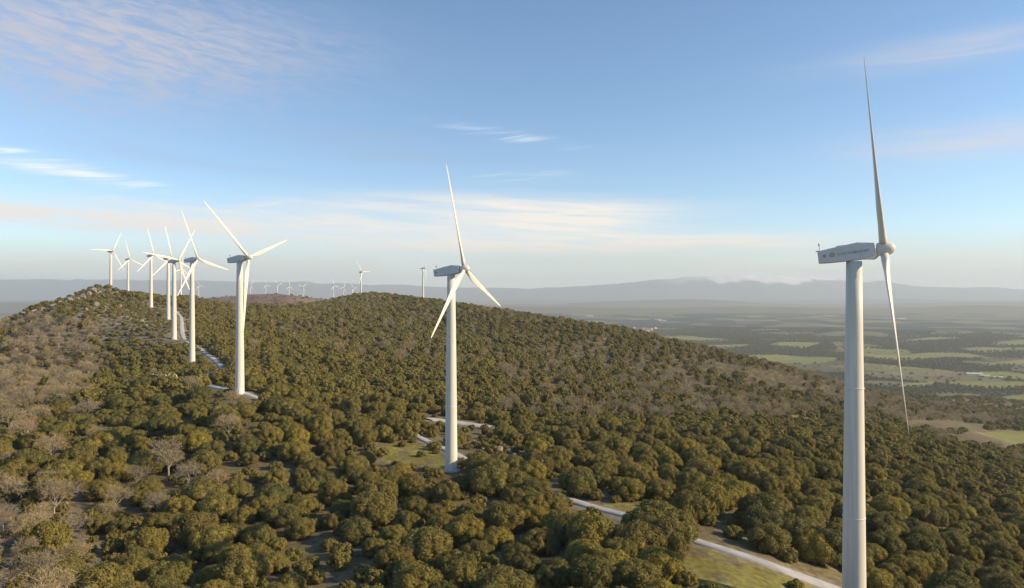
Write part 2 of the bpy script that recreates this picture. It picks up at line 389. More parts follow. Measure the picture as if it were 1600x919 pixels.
def oak_trunk(name,seed,R,H):
    rng=random.Random(seed); mb=MB(); h=H*.34; lean=(rng.uniform(-.3,.3),rng.uniform(-.3,.3))
    mb.tube((0,0,-1.0),(lean[0]*.5,lean[1]*.5,h*.55),.30,.22,8); 
    for i in range(5):
        t=i*1.257+rng.uniform(-.3,.3); a=(lean[0]*.5,lean[1]*.5,h*.5); q=(R*.35*math.cos(t),R*.35*math.sin(t),h*1.1+.3)
        mb.tube(a,q,.17,.11,6); mb.tube(q,(R*.62*math.cos(t+.2),R*.62*math.sin(t+.2),H*.55),.11,.04,5)
    return mb.me(name,M['bark'])
def bare_meshes(seed,H,dens=1.):
    rng=random.Random(seed); tr=MB(); twV=[]; 
    def rv(s): return Vector((rng.gauss(0,s),rng.gauss(0,s),rng.gauss(0,s)))
    def grow(p,d,l,r,lev):
        segs=2 if lev<3 else 1
        for k in range(segs):
            q=p+d*l/segs; r2=r*(.8 if lev<3 else .5)
            if lev<3: tr.tube(p,q,r,r2,5 if lev<2 else 3,False)
            else: twV.append((p,q,r))
            p=q; r=r2; d=(d+rv(.12)+Vector((0,0,.06))).normalized()
        if lev<4:
            nb={0:5,1:5,2:5,3:4}[lev]
            for i in range(nb):
                t=i*2.4+rng.uniform(0,1); o=d.orthogonal().normalized(); o.rotate(Matrix.Rotation(t,3,d))
                nd=(d*rng.uniform(.55,1.0)+o*rng.uniform(.5,.95)+Vector((0,0,.18))).normalized()
                grow(p-d*l*rng.uniform(0,.45),nd,l*rng.uniform(.55,.78),r*.62,lev+1)
    grow(Vector((0,0,-.8)),Vector((rng.uniform(-.1,.1),rng.uniform(-.1,.1),1)).normalized(),H*.36+.8,.17,0)
    V=[];Fc=[]
    for p,q,r in twV:
        a=(q-p); o=a.cross(rv(1)).normalized()*max(r*1.0,.028)
        b=len(V); V+=[p-o,p+o,q+o*.4,q-o*.4]; Fc.append([b,b+1,b+2,b+3])
        for s in range(3):   # fine end sprays
            e=q if s<2 else (p+q)/2
            dd=(a.normalized()+rv(.55)).normalized()*a.length*rng.uniform(.5,.9); o2=dd.cross(rv(1)).normalized()*.032
            b=len(V); V+=[e-o2,e+o2,e+dd]; Fc.append([b,b+1,b+2])
    return tr.me('bare_trunk',M['pbark']), mesh_py('bare_twigs',V,Fc,M['twig'])
NV=7
OAK=[]   # high detail
for k in range(NV):
    R=3.5*(.92+.16*((k*37)%10)/10); H=5.9*(.88+.26*((k*53)%10)/10)
    OAK.append((crown_mesh('crown',100+k,R,H,[22,28,19,24,30,21,17][k],11000,.135),oak_trunk('trunk',k,R,H),R,H))
OAKM=[crown_mesh('crown_mid',200+k,3.6,5.8,11,1300,.36) for k in range(5)]
OAKL=[crown_mesh('crown_far',300+k,3.6,5.4,7,160,.8) for k in range(3)]
BARE=[bare_meshes(40+k,7.2) for k in range(5)]
def marc_mesh(seed):  # leafless crown seen from afar: open spray of twigs and dry leaves
    rng=np.random.default_rng(seed); m=420; d=rng.normal(size=(m,3)); d[:,2]=np.abs(d[:,2])*1.5; d/=np.linalg.norm(d,axis=1)[:,None]
    q=rng.uniform(.35,1.,m)[:,None]; p=d*q*np.array([2.7,2.7,4.3])+np.array([0,0,1.6]); t=d+rng.normal(size=(m,3))*.35; t/=np.linalg.norm(t,axis=1)[:,None]
    o=np.cross(t,rng.normal(size=(m,3))); o/=np.linalg.norm(o,axis=1)[:,None]; s=rng.uniform(.5,1.2,m)[:,None]
    V=np.stack([p-o*.06,p+o*.06,p+t*s],1).reshape(-1,3); Fc=[list(f) for f in np.arange(m*3).reshape(-1,3)]
    mb=MB(); mb.V=[tuple(v) for v in V]; mb.F=Fc; mb.tube((0,0,-1),(rng.uniform(-.3,.3),rng.uniform(-.3,.3),3.2),.2,.12,5)
    for i in range(7):
        a=i*.9; mb.tube((0,0,rng.uniform(1.2,2.6)),(1.6*math.cos(a),1.6*math.sin(a),rng.uniform(4,5.6)),.10,.04,4)
    return mb.me('bare_far',M['twig'])
BAREL=[marc_mesh(60+k) for k in range(4)]
# ------------------------------------------------------------------ scatter
BROWNL=[(-400,500),(60,498),(150,503),(168,560),(140,625),(70,650),(-400,690)]
ROCKY=[(-60,505),(20,480),(100,458),(147,446),(190,462),(300,485),(300,528),(230,560),(160,540),(150,500),(60,500)]
BROWNR=[(1010,600),(1080,572),(1180,565),(1330,590),(1450,610),(1540,648),(1560,668),(1450,672),(1330,668),(1200,655),(1080,640)]
def poisson(n_try,spacing_lo,spacing_hi,sampler,seed):
    rng=np.random.default_rng(seed); X,Y=sampler(rng,n_try); rr=rng.uniform(spacing_lo,spacing_hi,n_try)
    cell=spacing_hi; grid={}; keep=[]
    for i in range(n_try):
        gx=int(X[i]//cell);gy=int(Y[i]//cell); ok=True
        for a in(-1,0,1):
            for b in(-1,0,1):
                for j in grid.get((gx+a,gy+b),()):
                    if (X[i]-X[j])**2+(Y[i]-Y[j])**2<(.5*(rr[i]+rr[j]))**2: ok=False;break
                if not ok:break
            if not ok:break
        if ok: grid.setdefault((gx,gy),[]).append(i); keep.append(i)
    k=np.array(keep); return X[k],Y[k],rr[k]
def wedge(r0,r1,a0,a1):
    def f(rng,n_):
        r=np.sqrt(rng.uniform(r0**2,r1**2,n_)); a=rng.uniform(a0,a1,n_); return r*np.sin(a),r*np.cos(a)
    return f
X1,Y1,S1=poisson(42000,4.2,8.0,wedge(28,420,-.98,.98),1)
X2,Y2,S2=poisson(80000,5.0,8.4,wedge(420,1250,-.80,.74),2)
X=np.concatenate([X1,X2]);Y=np.concatenate([Y1,Y2]);S=np.concatenate([S1,S2])
Z=height(X,Y); PX,PY=proj(X,Y,Z); RR=np.hypot(X,Y)
rng=np.random.default_rng(5)
FP=[(1008,848),(1045,866),(862,800),(835,783),(802,768),(1024,836),(775,750),(1055,848),(1000,868),(880,838),(750,740),(560,672),(520,662),(590,668),(450,652),(480,655),(430,645),(1235,850),(1190,838),(1290,880)]
FG=ground_at(FP); X=np.append(X,FG[:,0]);Y=np.append(Y,FG[:,1]);Z=np.append(Z,FG[:,2]);S=np.append(S,np.full(len(FG),7.2)); PX,PY=proj(X,Y,Z); RR=np.hypot(X,Y)
forced=np.arange(len(X))>=len(X)-len(FG)
pclear=np.zeros(len(X),bool)
samp=[]
for kind,poly in CLEAR:
    p=np.array(poly); xs=np.arange(p[:,0].min(),p[:,0].max()+1,3 if kind!='foot' else 4); ys=np.arange(p[:,1].min(),p[:,1].max()+1,3)
    gx,gy=np.meshgrid(xs,ys); k=inpoly(gx,gy,poly); samp+= [(a,b) for a,b in zip(gx[k],gy[k])]
samp=np.array(samp); sg=ground_at(samp); 
scl=S/7.0*1.10*rng.uniform(.9,1.12,len(X))   # crown scale so neighbours touch
for (sx,sy),g in zip(samp,sg):
    s=F/np.maximum(Y,1); hw=3.2*scl*s; top=PY-5.2*scl*s
    pclear|=(np.abs(PX-sx)<hw*.85)&(sy>top+1.0*s)&(sy<PY+2.0*s)&(Y<g[1]+3)
dr=path_dist(X,Y,ROAD); dp=path_dist(X,Y,PAD); pclear|=(dr<2.7)|(dp<3.0)
for t in TURB: pclear|=np.hypot(X-(t[0]-CX)/F*t[3],Y-t[3])<5.5
brown=inpoly(PX,PY,BROWNL); rocky=inpoly(PX,PY,ROCKY); brR=inpoly(PX,PY,BROWNR)
u=rng.random(len(X))
kd=np.zeros(len(X),int) # 0 evergreen 1 bare -1 none
nz=fbm(X/60,Y/60,91,3)
jx=PX+(fbm(X/30,Y/30,44,3)-.5)*150; jy=PY+(fbm(X/30,Y/30,45,3)-.5)*70; kd[inpoly(jx,jy,BROWNL)&(u<.86)]=1
blc=inpoly(PX,PY,[(-400,790),(60,780),(100,820),(150,900),(170,1100),(-400,1100)]); kd[blc&(u<.86)]=1
bl2=inpoly(PX,PY,[(-400,650),(80,620),(150,620),(170,760),(200,919),(-400,919)])&~blc; kd[bl2&(u<.24)]=1
kd[(PX<420)&(PY>560)&~brown&~blc&~bl2&(u<.035)]=1
kd[brR&(u<.30+.6*(nz>.5))]=1
mid=(PX>780)&(PY>545)&(PY<660)&~brR; kd[mid&(u<.14+.34*(nz>.48))]=1
kd[(RR>430)&(PX>330)&(u<.07+.16*(nz>.5))]=1; kd[forced]=0
scl=np.where(rocky,scl*.6,scl); 
rid=(PX>150)&(PX<300)&(PY>480)&(PY<600); scl=np.where(rid,scl*.75,scl)
thin=(rocky&(u<.22))|(brown&(u>.96))
thin|=(fbm(X/9,Y/9,97,2)<.20)&~rocky
ok=((~pclear&~thin)|forced)&(Z>-225)&~(7*scl*F/np.maximum(Y,1)>92)&~((kd==1)&(7.5*scl*F/np.maximum(Y,1)>108)&(PX<500))
for (fx,fy,rx,ry,t) in FIELDS[6:8]: ok&=~((((PX-fx)/rx)**2+((PY-fy)/ry)**2<1)&(RR>500))
X,Y,Z,S,PX,PY,RR,scl,kd,rocky,brown=[q[ok] for q in (X,Y,Z,S,PX,PY,RR,scl,kd,rocky,brown)]
u=rng.random(len(X)); TONES=[((.74,.80,.86),'dark green'),((1.,1.,1.),'olive green'),((1.22,1.17,.95),'yellowish green'),((.93,.89,.93),'dull brownish green')]
tn=fbm(X/25,Y/25,61,2)+rng.uniform(-.28,.28,len(X)); tn=tn+.10*ss(350,800,RR); tone=np.select([tn<.38,tn<.58,tn<.70],[0,1,2],3)
rot=rng.uniform(0,2*math.pi,len(X))
sz=F/Y*7*scl
topy=PY-5.5*scl*F/Y
vis=(PX>2)&(PX<1598)&(topy<908)&(topy>300)
# ---- individuals
WORDS=['zero','one','two','three','four','five','six','seven','eight','nine','ten','eleven','twelve','thirteen','fourteen','fifteen','sixteen','seventeen','eighteen','nineteen','twenty']
LM=[(705,735,'the middle tower foot'),(1334,900,'the nearest tower where it leaves the frame'),(374,615,"the splayed-rotor turbine's foot"),(0,919,'the bottom left corner'),(1110,852,'where the lower track emerges'),
    (640,712,'the grassy clearing'),(400,919,'the bottom edge, quarter way across'),(1600,919,'the bottom right corner'),(960,800,'the short track piece'),(0,560,'the brown slope edge'),(150,760,'the thinning left slope'),(1600,700,'the bright green field'),(1000,700,'the open slope middle')]
LM=[l for l in LM if 'middle' not in l[2] or 'tower' in l[2]]
used=set()
def place_label(head,px,py,unit):
    order=sorted(LM,key=lambda l:math.hypot(px-l[0],py-l[1]))
    for lm in order[:5]:
        dx=(px-lm[0])/unit; dy=(py-lm[1])/unit
        for rnd_ in (round,math.floor,math.ceil):
            a=rnd_(abs(dx)); b=rnd_(abs(dy)); 
            if a>20 or b>20: continue
            s=[]
            if a: s.append(f"{WORDS[a]} {'right' if dx>0 else 'left'}")
            if b: s.append(f"{WORDS[b]} {'down' if dy>0 else 'up'}")
            if not s: s=['right at']
            t=f"{head}, {' and '.join(s)} from {lm[2]}" if s!=['right at'] else f"{head} right at {lm[2]}"
            if len(t.replace('-',' ').split())>16 : t=t.replace('and ','')
            if len(t.split())>16: continue
            if t.lower() not in used: used.add(t.lower()); return t
    return f"{head} in the wood below the middle tower"
protoO={}
def tree_individual(i,kind,v,tn_):
    if kind==0:
        key=('o',v)
        if key not in protoO:
            e=bpy.data.objects.new('holm_oak',None); c=obj('crown',OAK[v][0],e,link=False); t=obj('trunk',OAK[v][1],e,link=False); protoO[key]=(e,c,t)
    else:
        key=('b',v)
        if key not in protoO:
            e=bpy.data.objects.new('bare_oak',None); c=obj('twigs',BARE[v][1],e,link=False); t=obj('trunk',BARE[v][0],e,link=False); protoO[key]=(e,c,t)
    e,c,t=protoO[key]; root=e.copy(); COL.objects.link(root)
    for q in (c,t):
        d=q.copy(); d.parent=root; COL.objects.link(d); d.color=(*TONES[tn_][0],1) if kind==0 else (1,1,1,1)
    return root
cand=np.where(vis&(kd==0))[0]; indO=cand[np.argsort(-sz[cand])][:300]
cand=np.where(vis&(kd==1))[0]; indB=cand[np.argsort(-sz[cand])][:170]
isind=np.zeros(len(X),bool); isind[indO]=True; isind[indB]=True
for i in list(indO)+list(indB):
    k=int(kd[i]); v=int(rng.integers(0,NV if k==0 else 5)); root=tree_individual(i,k,v,int(tone[i]))
    s=scl[i]; root.location=(X[i],Y[i],Z[i]-.1); root.rotation_euler=(0,0,rot[i]); s=s*(.95 if k else 1.); root.scale=(s*rng.uniform(.93,1.07),s*rng.uniform(.93,1.07),s*rng.uniform(.88,1.12))
    cy=PY[i]-3*s*F/Y[i]; big='large' if scl[i]>1.12 else ('small' if scl[i]<.88 else 'medium')
    if k==0: tag(root,place_label(f"{big} {TONES[tone[i]][1]} oak",PX[i],cy,60),'tree','evergreen oaks of the near wood')
    else: tag(root,place_label(f"{big} leafless tan tree",PX[i],cy,60),'tree','leafless trees of the near wood')
# ---- the rest as stuff, instanced by geometry nodes
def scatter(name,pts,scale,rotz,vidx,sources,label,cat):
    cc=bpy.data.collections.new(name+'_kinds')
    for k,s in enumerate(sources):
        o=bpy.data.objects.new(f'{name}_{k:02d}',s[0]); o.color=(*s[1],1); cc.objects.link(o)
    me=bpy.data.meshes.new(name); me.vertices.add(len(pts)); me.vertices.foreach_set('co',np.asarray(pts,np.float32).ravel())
    for nm,ty,ar in (('scl','FLOAT_VECTOR',scale),('rotz','FLOAT',rotz),('vidx','INT',vidx)):
        at=me.attributes.new(nm,ty,'POINT'); at.data.foreach_set('vector' if ty=='FLOAT_VECTOR' else 'value',np.asarray(ar,np.float32 if ty!='INT' else np.int32).ravel())
    me.update(); o=obj(name,me)
    ng=bpy.data.node_groups.new(name,'GeometryNodeTree'); ng.interface.new_socket('Geometry',in_out='INPUT',socket_type='NodeSocketGeometry'); ng.interface.new_socket('Geometry',in_out='OUTPUT',socket_type='NodeSocketGeometry')
    N=ng.nodes;L=ng.links; gi=N.new('NodeGroupInput');go=N.new('NodeGroupOutput'); ip=N.new('GeometryNodeInstanceOnPoints'); ci=N.new('GeometryNodeCollectionInfo')
    ci.inputs['Collection'].default_value=cc; ci.inputs['Separate Children'].default_value=True; ci.inputs['Reset Children'].default_value=True
    mp=N.new('GeometryNodeMeshToPoints'); L.new(gi.outputs[0],mp.inputs[0]); L.new(mp.outputs[0],ip.inputs['Points']); L.new(ci.outputs[0],ip.inputs['Instance']); ip.inputs['Pick Instance'].default_value=True
    def na(nm,ty):
        a_=N.new('GeometryNodeInputNamedAttribute'); a_.data_type=ty; a_.inputs[0].default_value=nm; return a_.outputs[0]
    L.new(na('vidx','INT'),ip.inputs['Instance Index']); L.new(na('scl','FLOAT_VECTOR'),ip.inputs['Scale'])
    cx=N.new('ShaderNodeCombineXYZ'); L.new(na('rotz','FLOAT'),cx.inputs[2]); L.new(cx.outputs[0],ip.inputs['Rotation'])
    L.new(ip.outputs[0],go.inputs[0]); md=o.modifiers.new('scatter','NODES'); md.node_group=ng
    return tag(o,label,cat,kind='stuff')
def svec(s): return np.stack([s*rng.uniform(.9,1.1,len(s)),s*rng.uniform(.9,1.1,len(s)),s*rng.uniform(.85,1.15,len(s))],1)
srcN=[(OAK[v][0],TONES[t][0]) for v in range(NV) for t in range(4)]
srcM=[(OAKM[v],TONES[t][0]) for v in range(5) for t in range(4)]
q=(kd==0)&~isind&(RR<270); scatter('near_oak_wood',np.stack([X,Y,Z-.1],1)[q],svec(scl[q]),rot[q],rng.integers(0,NV,q.sum())*4+tone[q],srcN,'continuous olive green oak wood filling the slope between the nearer trees','wood')
q=(kd==0)&~isind&(RR>=270); scatter('distant_oak_wood',np.stack([X,Y,Z-.1],1)[q],svec(scl[q]),rot[q],rng.integers(0,5,q.sum())*4+tone[q],srcM,'dense oak wood covering the far slope and the rounded dome','wood')
q=(kd==1)&~isind&(RR<230)
bt=[(BARE[v][1],(1,1,1)) for v in range(5)]
scatter('leafless_scrub',np.stack([X,Y,Z-.1],1)[q],svec(scl[q]*.95),rot[q],rng.integers(0,5,q.sum()),bt,'tan leafless scrub among the oaks at the bottom','scrub')
q=(kd==1)&~isind&(RR>=230)
scatter('leafless_wood',np.stack([X,Y,Z-.1],1)[q],svec(scl[q]*.92),rot[q],rng.integers(0,8,q.sum()),[(m_,c_) for m_ in BAREL for c_ in ((1,1,1),(.85,.78,.75))],'brown leafless wood over the left slope and the dip behind the nearest tower','wood')
# undergrowth of low bushes
XU,YU,SU=poisson(60000,2.4,5.0,wedge(45,860,-.72,.72),11); ZU=height(XU,YU); pu,pv=proj(XU,YU,ZU)
du=np.minimum(path_dist(XU,YU,ROAD),path_dist(XU,YU,PAD)); okk=(du>2.6)&((YU<420)|inpoly(pu,pv,ROCKY)|((pu<330)&(pv>478)))
for kind,poly in CLEAR:
    if kind!='soil': 
        inp=inpoly(pu,pv,poly); okk&=~(inp&(rng.random(len(XU))<(.80 if kind=='grass' else 1)))
for t in TURB: okk&=np.hypot(XU-(t[0]-CX)/F*t[3],YU-t[3])>3
XU,YU,ZU,SU=[q[okk] for q in (XU,YU,ZU,SU)]; nn_=len(XU)
scatter('undergrowth',np.stack([XU,YU,ZU-.1],1),svec(SU/5.5*np.where(YU<420,.62,.42)),rng.uniform(0,6.28,nn_),rng.integers(0,20,nn_),srcM,'low bushes and undergrowth between the oaks','undergrowth')
XW,YW,SW=poisson(42000,1.8,4.2,wedge(60,620,-.74,-.2),13); ZW=height(XW,YW); pw,qw=proj(XW,YW,ZW)
okw=inpoly(pw+(fbm(XW/30,YW/30,44,3)-.5)*150,qw,BROWNL)|inpoly(pw,qw,[(-400,640),(80,620),(130,640),(120,760),(170,919),(190,1100),(-400,1100)]); XW,YW,ZW,SW=[q[okw] for q in (XW,YW,ZW,SW)]; nn_=len(XW)
scatter('leafless_undergrowth',np.stack([XW,YW,ZW-.15],1),svec(SW/4.2*.42),rng.uniform(0,6.28,nn_),rng.integers(0,8,nn_),[(m_,c_) for m_ in BAREL for c_ in ((1,1,1),(.8,.76,.72))],'grey brown leafless thicket covering the left slope','undergrowth')
# scattered trees and copses on the plain
XP,YP,SP=poisson(170000,7,19,wedge(950,5200,-.70,.70),12); ZP=height(XP,YP); cvp,_=cover(XP,YP); pxp,pyp=proj(XP,YP,ZP)
infield=np.zeros(len(XP),bool)
for (fx,fy,rx,ry,t) in FIELDS: infield|=((pxp-fx)/rx)**2+((pyp-fy)/ry)**2<1
ur=rng.random(len(XP)); okp=(ZP<-224)&~infield&((cvp==0)|(ur<.05)|((cvp==2)&(ur<.15))); okp|=(ZP>-224)&(YP>1900)&(ur<.25); okp|=(ZP>-227)&(YP<1900)&(np.hypot(XP,YP)>1200)&~infield
XP,YP,ZP,SP=[q[okp] for q in (XP,YP,ZP,SP)]; nn_=len(XP)
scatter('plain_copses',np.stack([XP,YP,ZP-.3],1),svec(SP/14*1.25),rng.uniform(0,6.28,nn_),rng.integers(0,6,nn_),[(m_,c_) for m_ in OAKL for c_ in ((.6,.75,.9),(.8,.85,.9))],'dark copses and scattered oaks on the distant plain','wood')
print('trees',len(X),'copses',nn_)
# ------------------------------------------------------------------ wind turbines
def ring(r,z,m=40): return [(r*math.cos(2*math.pi*i/m),r*math.sin(2*math.pi*i/m),z) for i in range(m)]
HT=50.
tw=MB(); tw.loft([ring(1.56,-1.5),ring(1.56,0),ring(1.54,3),ring(1.40,16),ring(1.24,30),ring(1.08,41),ring(.98,HT-1.28)])
ME_TOW=tw.me('tower',M['paint'],True)
fl=MB()
for z,r in ((16,1.40),(32.5,1.22)): fl.loft([ring(r+.012,z-.09),ring(r+.035,z-.06),ring(r+.035,z+.06),ring(r+.012,z+.09)])
ME_FL=fl.me('flange',M['nac'])
fd=MB(); fd.loft([ring(2.3,-1.2,24),ring(2.3,.12,24),ring(1.5,.16,24)]); ME_FD=fd.me('foundation',M['conc'])
dr_=MB(); dr_.loft([[(x*.42,-1.60+.04*0-y,1.25+z) for x,z in ((-1,-.95),(1,-.95),(1,.7),(.7,.95),(-.7,.95),(-1,.7))] for y in (-.12,.03)]); ME_DR=dr_.me('door',M['nac'])
# nacelle: local +X points to the rotor; cross-sections (x, half width, bottom, top)
nc=MB(); secs=[(-4.75,.86,-1.02,.62),(-4.6,1.0,-1.12,.70),(-3.2,1.08,-1.20,.90),(-1.0,1.14,-1.22,1.16),(.6,1.15,-1.22,1.34),(1.5,1.12,-1.05,1.16),(2.55,.95,-.78,.98),(2.62,.80,-.6,.82)]
def sec(x,w,b,t):
    c=.10; return [(x,-w,b+c),(x,-w+c,b),(x,w-c,b),(x,w,b+c),(x,w,t-c*1.3),(x,w-c*1.6,t),(x,-w+c*1.6,t),(x,-w,t-c*1.3)]
nc.loft([sec(*s) for s in secs]); ME_NC=nc.me('nacelle',M['nac'])
hb=MB()
def rx(r,x,m=28): return [(x,r*math.cos(2*math.pi*i/m),r*math.sin(2*math.pi*i/m)) for i in range(m)]
hb.loft([rx(.80,2.72),rx(.98,2.78),rx(1.12,3.2),rx(1.13,3.75),rx(1.02,4.25),rx(.84,4.6),rx(.56,4.85),rx(.25,4.98),rx(.02,5.0)]); ME_HB=hb.me('hub',M['blade'],True)
mk=MB(); mk.tube((-4.45,.45,.6),(-4.45,.45,2.0),.035,.03,5); mk.tube((-4.45,.25,1.55),(-4.45,.65,1.55),.02,.02,4); mk.box((-4.45,.25,1.65),(.12,.12,.2)); mk.box((-4.45,.65,1.68),(.22,.06,.14)); ME_MAST=mk.me('weather_mast',M['dark'])
tail=MB(); tail.box((-4.72,0,.74),(.5,1.5,.10)); ME_TAIL=tail.me('tail_lip',M['nac'])
hatch=MB(); hatch.box((-1.6,0,1.13),(1.2,.9,.12)); ME_HATCH=hatch.me('roof_hatch',M['nac'])
def side_y(x): 
    for a,b in zip(secs,secs[1:]):
        if a[0]<=x<=b[0]: t=(x-a[0])/(b[0]-a[0]); return a[1]+(b[1]-a[1])*t
    return 1.1
lt=MB(); xx=-2.2
for k,w in enumerate([.34,.30,.42,.30,.26,.38,.34,.30,.24,.34]):
    s_=-(side_y(xx)+.012); z=-.10+.012*k
    if k in(0,2,5,7): lt.box((xx+w/2,s_,z),(w,.02,.34)) if k==5 else (lt.box((xx+.05,s_,z),(.09,.02,.34)),lt.box((xx+w/2,s_,z+.125),(w,.02,.08)),lt.box((xx+w/2,s_,z-.125),(w,.02,.08)))
    else: lt.box((xx+.05,s_,z),(.09,.02,.34)); lt.box((xx+w-.06,s_,z),(.09,.02,.34)); lt.box((xx+w/2,s_,z+.02),(w,.021,.08))
    xx+=w+.09
ME_LT=lt.me('lettering',M['green'])
lg=MB(); 
for a_ in range(6):
    t=a_*math.pi/3; x=-2.95+.24*math.cos(t); z=-.08+.24*math.sin(t); lg.tube((x,-side_y(-2.95)-.03,z),(x,-side_y(-2.95)+.02,z),.15,.15,8)
ME_LG=lg.me('emblem',M['red'])
vt=MB(); vt.tube((-3.95,-side_y(-3.95)-.03,-.12),(-3.95,-.9,-.12),.24,.24,14); ME_VT=vt.me('vent',M['vent'])
RB=26.
def blade_mesh():
    st=[(.9,.98,1.,0),(1.8,.98,1.,0),(2.8,1.08,.78,12),(4.0,1.38,.50,13),(5.5,1.66,.36,11.5),(7,1.64,.30,9.5),(10,1.40,.25,6.5),(14,1.10,.22,3.5),(18,.84,.20,1.5),(22,.60,.18,.3),(24.5,.46,.16,0),(25.6,.26,.15,0),(26.,.07,.15,0)]
    mb=MB(); rings=[]; m=20
    for r,c,th,tw_ in st:
        pts=[]; tw_=R_(tw_+2); rd=min(1,max(0,(th-.3)/.7))
        for i in range(m):
            t=2*math.pi*i/m; x=.5*math.cos(t); 
            xa=(1-(x+.5)); y_air=th*.5*math.sin(t)*(1.25*math.sqrt(max(xa*0+(.5+x),0))+0.0)*(1.0) if False else th*.5*math.sin(t)*(.55+.75*(x+.5))
            y_c=th*.5*math.sin(t); y=y_air*(1-rd)+y_c*rd
            X_=(x-(.18*(1-rd)))*c; Y_=y*c
            pts.append((X_*math.cos(tw_)-Y_*math.sin(tw_), X_*math.sin(tw_)+Y_*math.cos(tw_)+ (r/26.)**2*.0, r))
        rings.append(pts)
    mb.loft(rings); return mb.me('blade',M['blade'],True)
ME_BL=blade_mesh()
root0={}
def mat4(x,y,z,o=(0,0,0)):
    return Matrix(((x[0],y[0],z[0],o[0]),(x[1],y[1],z[1],o[1]),(x[2],y[2],z[2],o[2]),(0,0,0,1)))
def turbine(px,by,hy,d,head,ph,label,flag,detail=True,group='wind turbines on the ridge'):
    e=bpy.data.objects.new('wind_turbine',None); COL.objects.link(e); x0=(px-CX)/F*d
    hub_z=(HY-hy)/F*d
    gz=float(height(np.array([x0]),np.array([d]))[0]) if detail else -(by-HY)/F*d
    if not detail: gz=min(gz,-(by-HY)/F*d)
    e.location=(x0,d,gz); Hh=hub_z-gz-.15; s=Hh/HT
    tag(e,label,'wind turbine',group)
    t=obj('tower',ME_TOW,e); t.scale=(1,1,s)
    H=R_(head); tilt=R_(6)
    h=Vector((math.sin(H),math.cos(H),0)); a_=(h*math.cos(tilt)+Vector((0,0,math.sin(tilt)))).normalized(); side=Vector((0,0,1)).cross(h).normalized(); up=a_.cross(side).normalized()
    nm=mat4(a_,side,up,(0,0,Hh-.12)); nac=obj('nacelle',ME_NC,e); nac.matrix_local=nm@Matrix.Diagonal((.95,.93,.93,1))
    hub=obj('hub',ME_HB,e); hub.matrix_local=nm@Matrix.Diagonal((1,.84,.84,1))
    if detail:
        f=obj('flange',ME_FL,t); dd=obj('door',ME_DR,t); fo=obj('foundation',ME_FD,e)
        if d<700:
            obj('weather_mast',ME_MAST,nac); obj('roof_hatch',ME_HATCH,nac); obj('tail_lip',ME_TAIL,nac)
            if d<300: obj('vent',ME_VT,nac)
        if flag=='n': obj('lettering',ME_LT,nac); obj('emblem',ME_LG,nac)
    hc=nm@Vector((3.6,0,0)); w=-side  # w: horizontal, seen to the right when facing the rotor's back
    for k in range(3):
        th=R_(ph+120*k); b=(up*math.cos(th)+w*math.sin(th)); tz=(up*-math.sin(th)+w*math.cos(th))
        bl=obj('blade',ME_BL,e); cn=R_(2.6 if flag=='n' else 1.2); b=(b*math.cos(cn)-a_*math.sin(cn)).normalized(); bl.matrix_local=mat4(tz,b.cross(tz),b,hc)
    return e
for t in TURB: turbine(*t[:6],t[6],t[7])
fl_=['leftmost, seen between the splayed-rotor turbine and its neighbour','first one right of the splayed-rotor tower on the reddish hill','second one right of the splayed-rotor tower on the reddish hill','third one right of the splayed-rotor tower on the reddish hill','fourth one right of the splayed-rotor tower on the reddish hill','rightmost of the five on the reddish hill',
 'leftmost of three tiny ones left of the V-bladed turbine','middle of three tiny ones left of the V-bladed turbine','right one of three tiny ones left of the V-bladed turbine']
for (px,by,hy,d),l,ph in zip(FAR,fl_,[20,80,10,45,0,70,15,95,35]): turbine(px,by,hy,d,112+ph*.1,ph,'tiny hazy turbine, '+l,'',False,'far wind turbines')
# ------------------------------------------------------------------ boulders
import bmesh
def boulder_mesh(seed):
    bm=bmesh.new(); bmesh.ops.create_icosphere(bm,subdivisions=3,radius=1); r=random.Random(seed)
    pl=[(Vector((r.gauss(0,1),r.gauss(0,1),r.gauss(0,.8))).normalized(),r.uniform(.42,.8)) for _ in range(13)]
    for v in bm.verts:
        for nrm,dd in pl:
            k=v.co.dot(nrm)-dd
            if k>0: v.co-=nrm*k*.97
        v.co*=1+.05*math.sin(v.co.x*9+seed)*math.cos(v.co.y*11)
        v.co.z*=.8
    me=bpy.data.meshes.new('boulder'); bm.to_mesh(me); bm.free(); me.materials.append(M['rock']); return me
BM=[boulder_mesh(k) for k in range(6)]
def ord_label(t):
    while t.lower() in used: t=t+' again'
    used.add(t.lower()); return t
BP=[(147,458,5.5),(139,461,4.5),(155,461,4),(130,466,4.5),(163,466,3.5),(120,470,4),(108,472,4),(95,476,3.5),(82,480,3.6),(68,485,3.2),(52,488,3),(36,492,2.6),(176,474,3),(188,480,2.5),(165,482,2.6),(150,478,3),(206,490,2.2),(219,486,2),(196,498,2.6),(228,512,2.8),(222,503,2.2),(150,497,2.4),(134,486,2.6),(116,484,2.4),
    (205,577,1.8),(197,572,1.5),(246,540,1.3),(185,548,1.4),(742,694,1.5),(750,699,1.1),(768,702,1.3),(780,705,1.6),(796,708,1.3),(803,713,1.1),(757,705,1.2),(788,699,1.0),(716,700,.8),(90,640,1.2),(70,650,1.4),(60,690,1.3),(40,682,1.2),(102,790,1.0),(170,905,1.3)]
bg=ground_at([(a,b) for a,b,_ in BP])
def bwhere(px,py):
    if px>700: return 'beside the middle turbine'
    if py<560: return 'on the rocky ridge end'
    return 'on the left slope'
zones={}
for (a,b,r),g in zip(BP,bg): zones.setdefault(bwhere(a,b),[]).append((a,b,r,g))
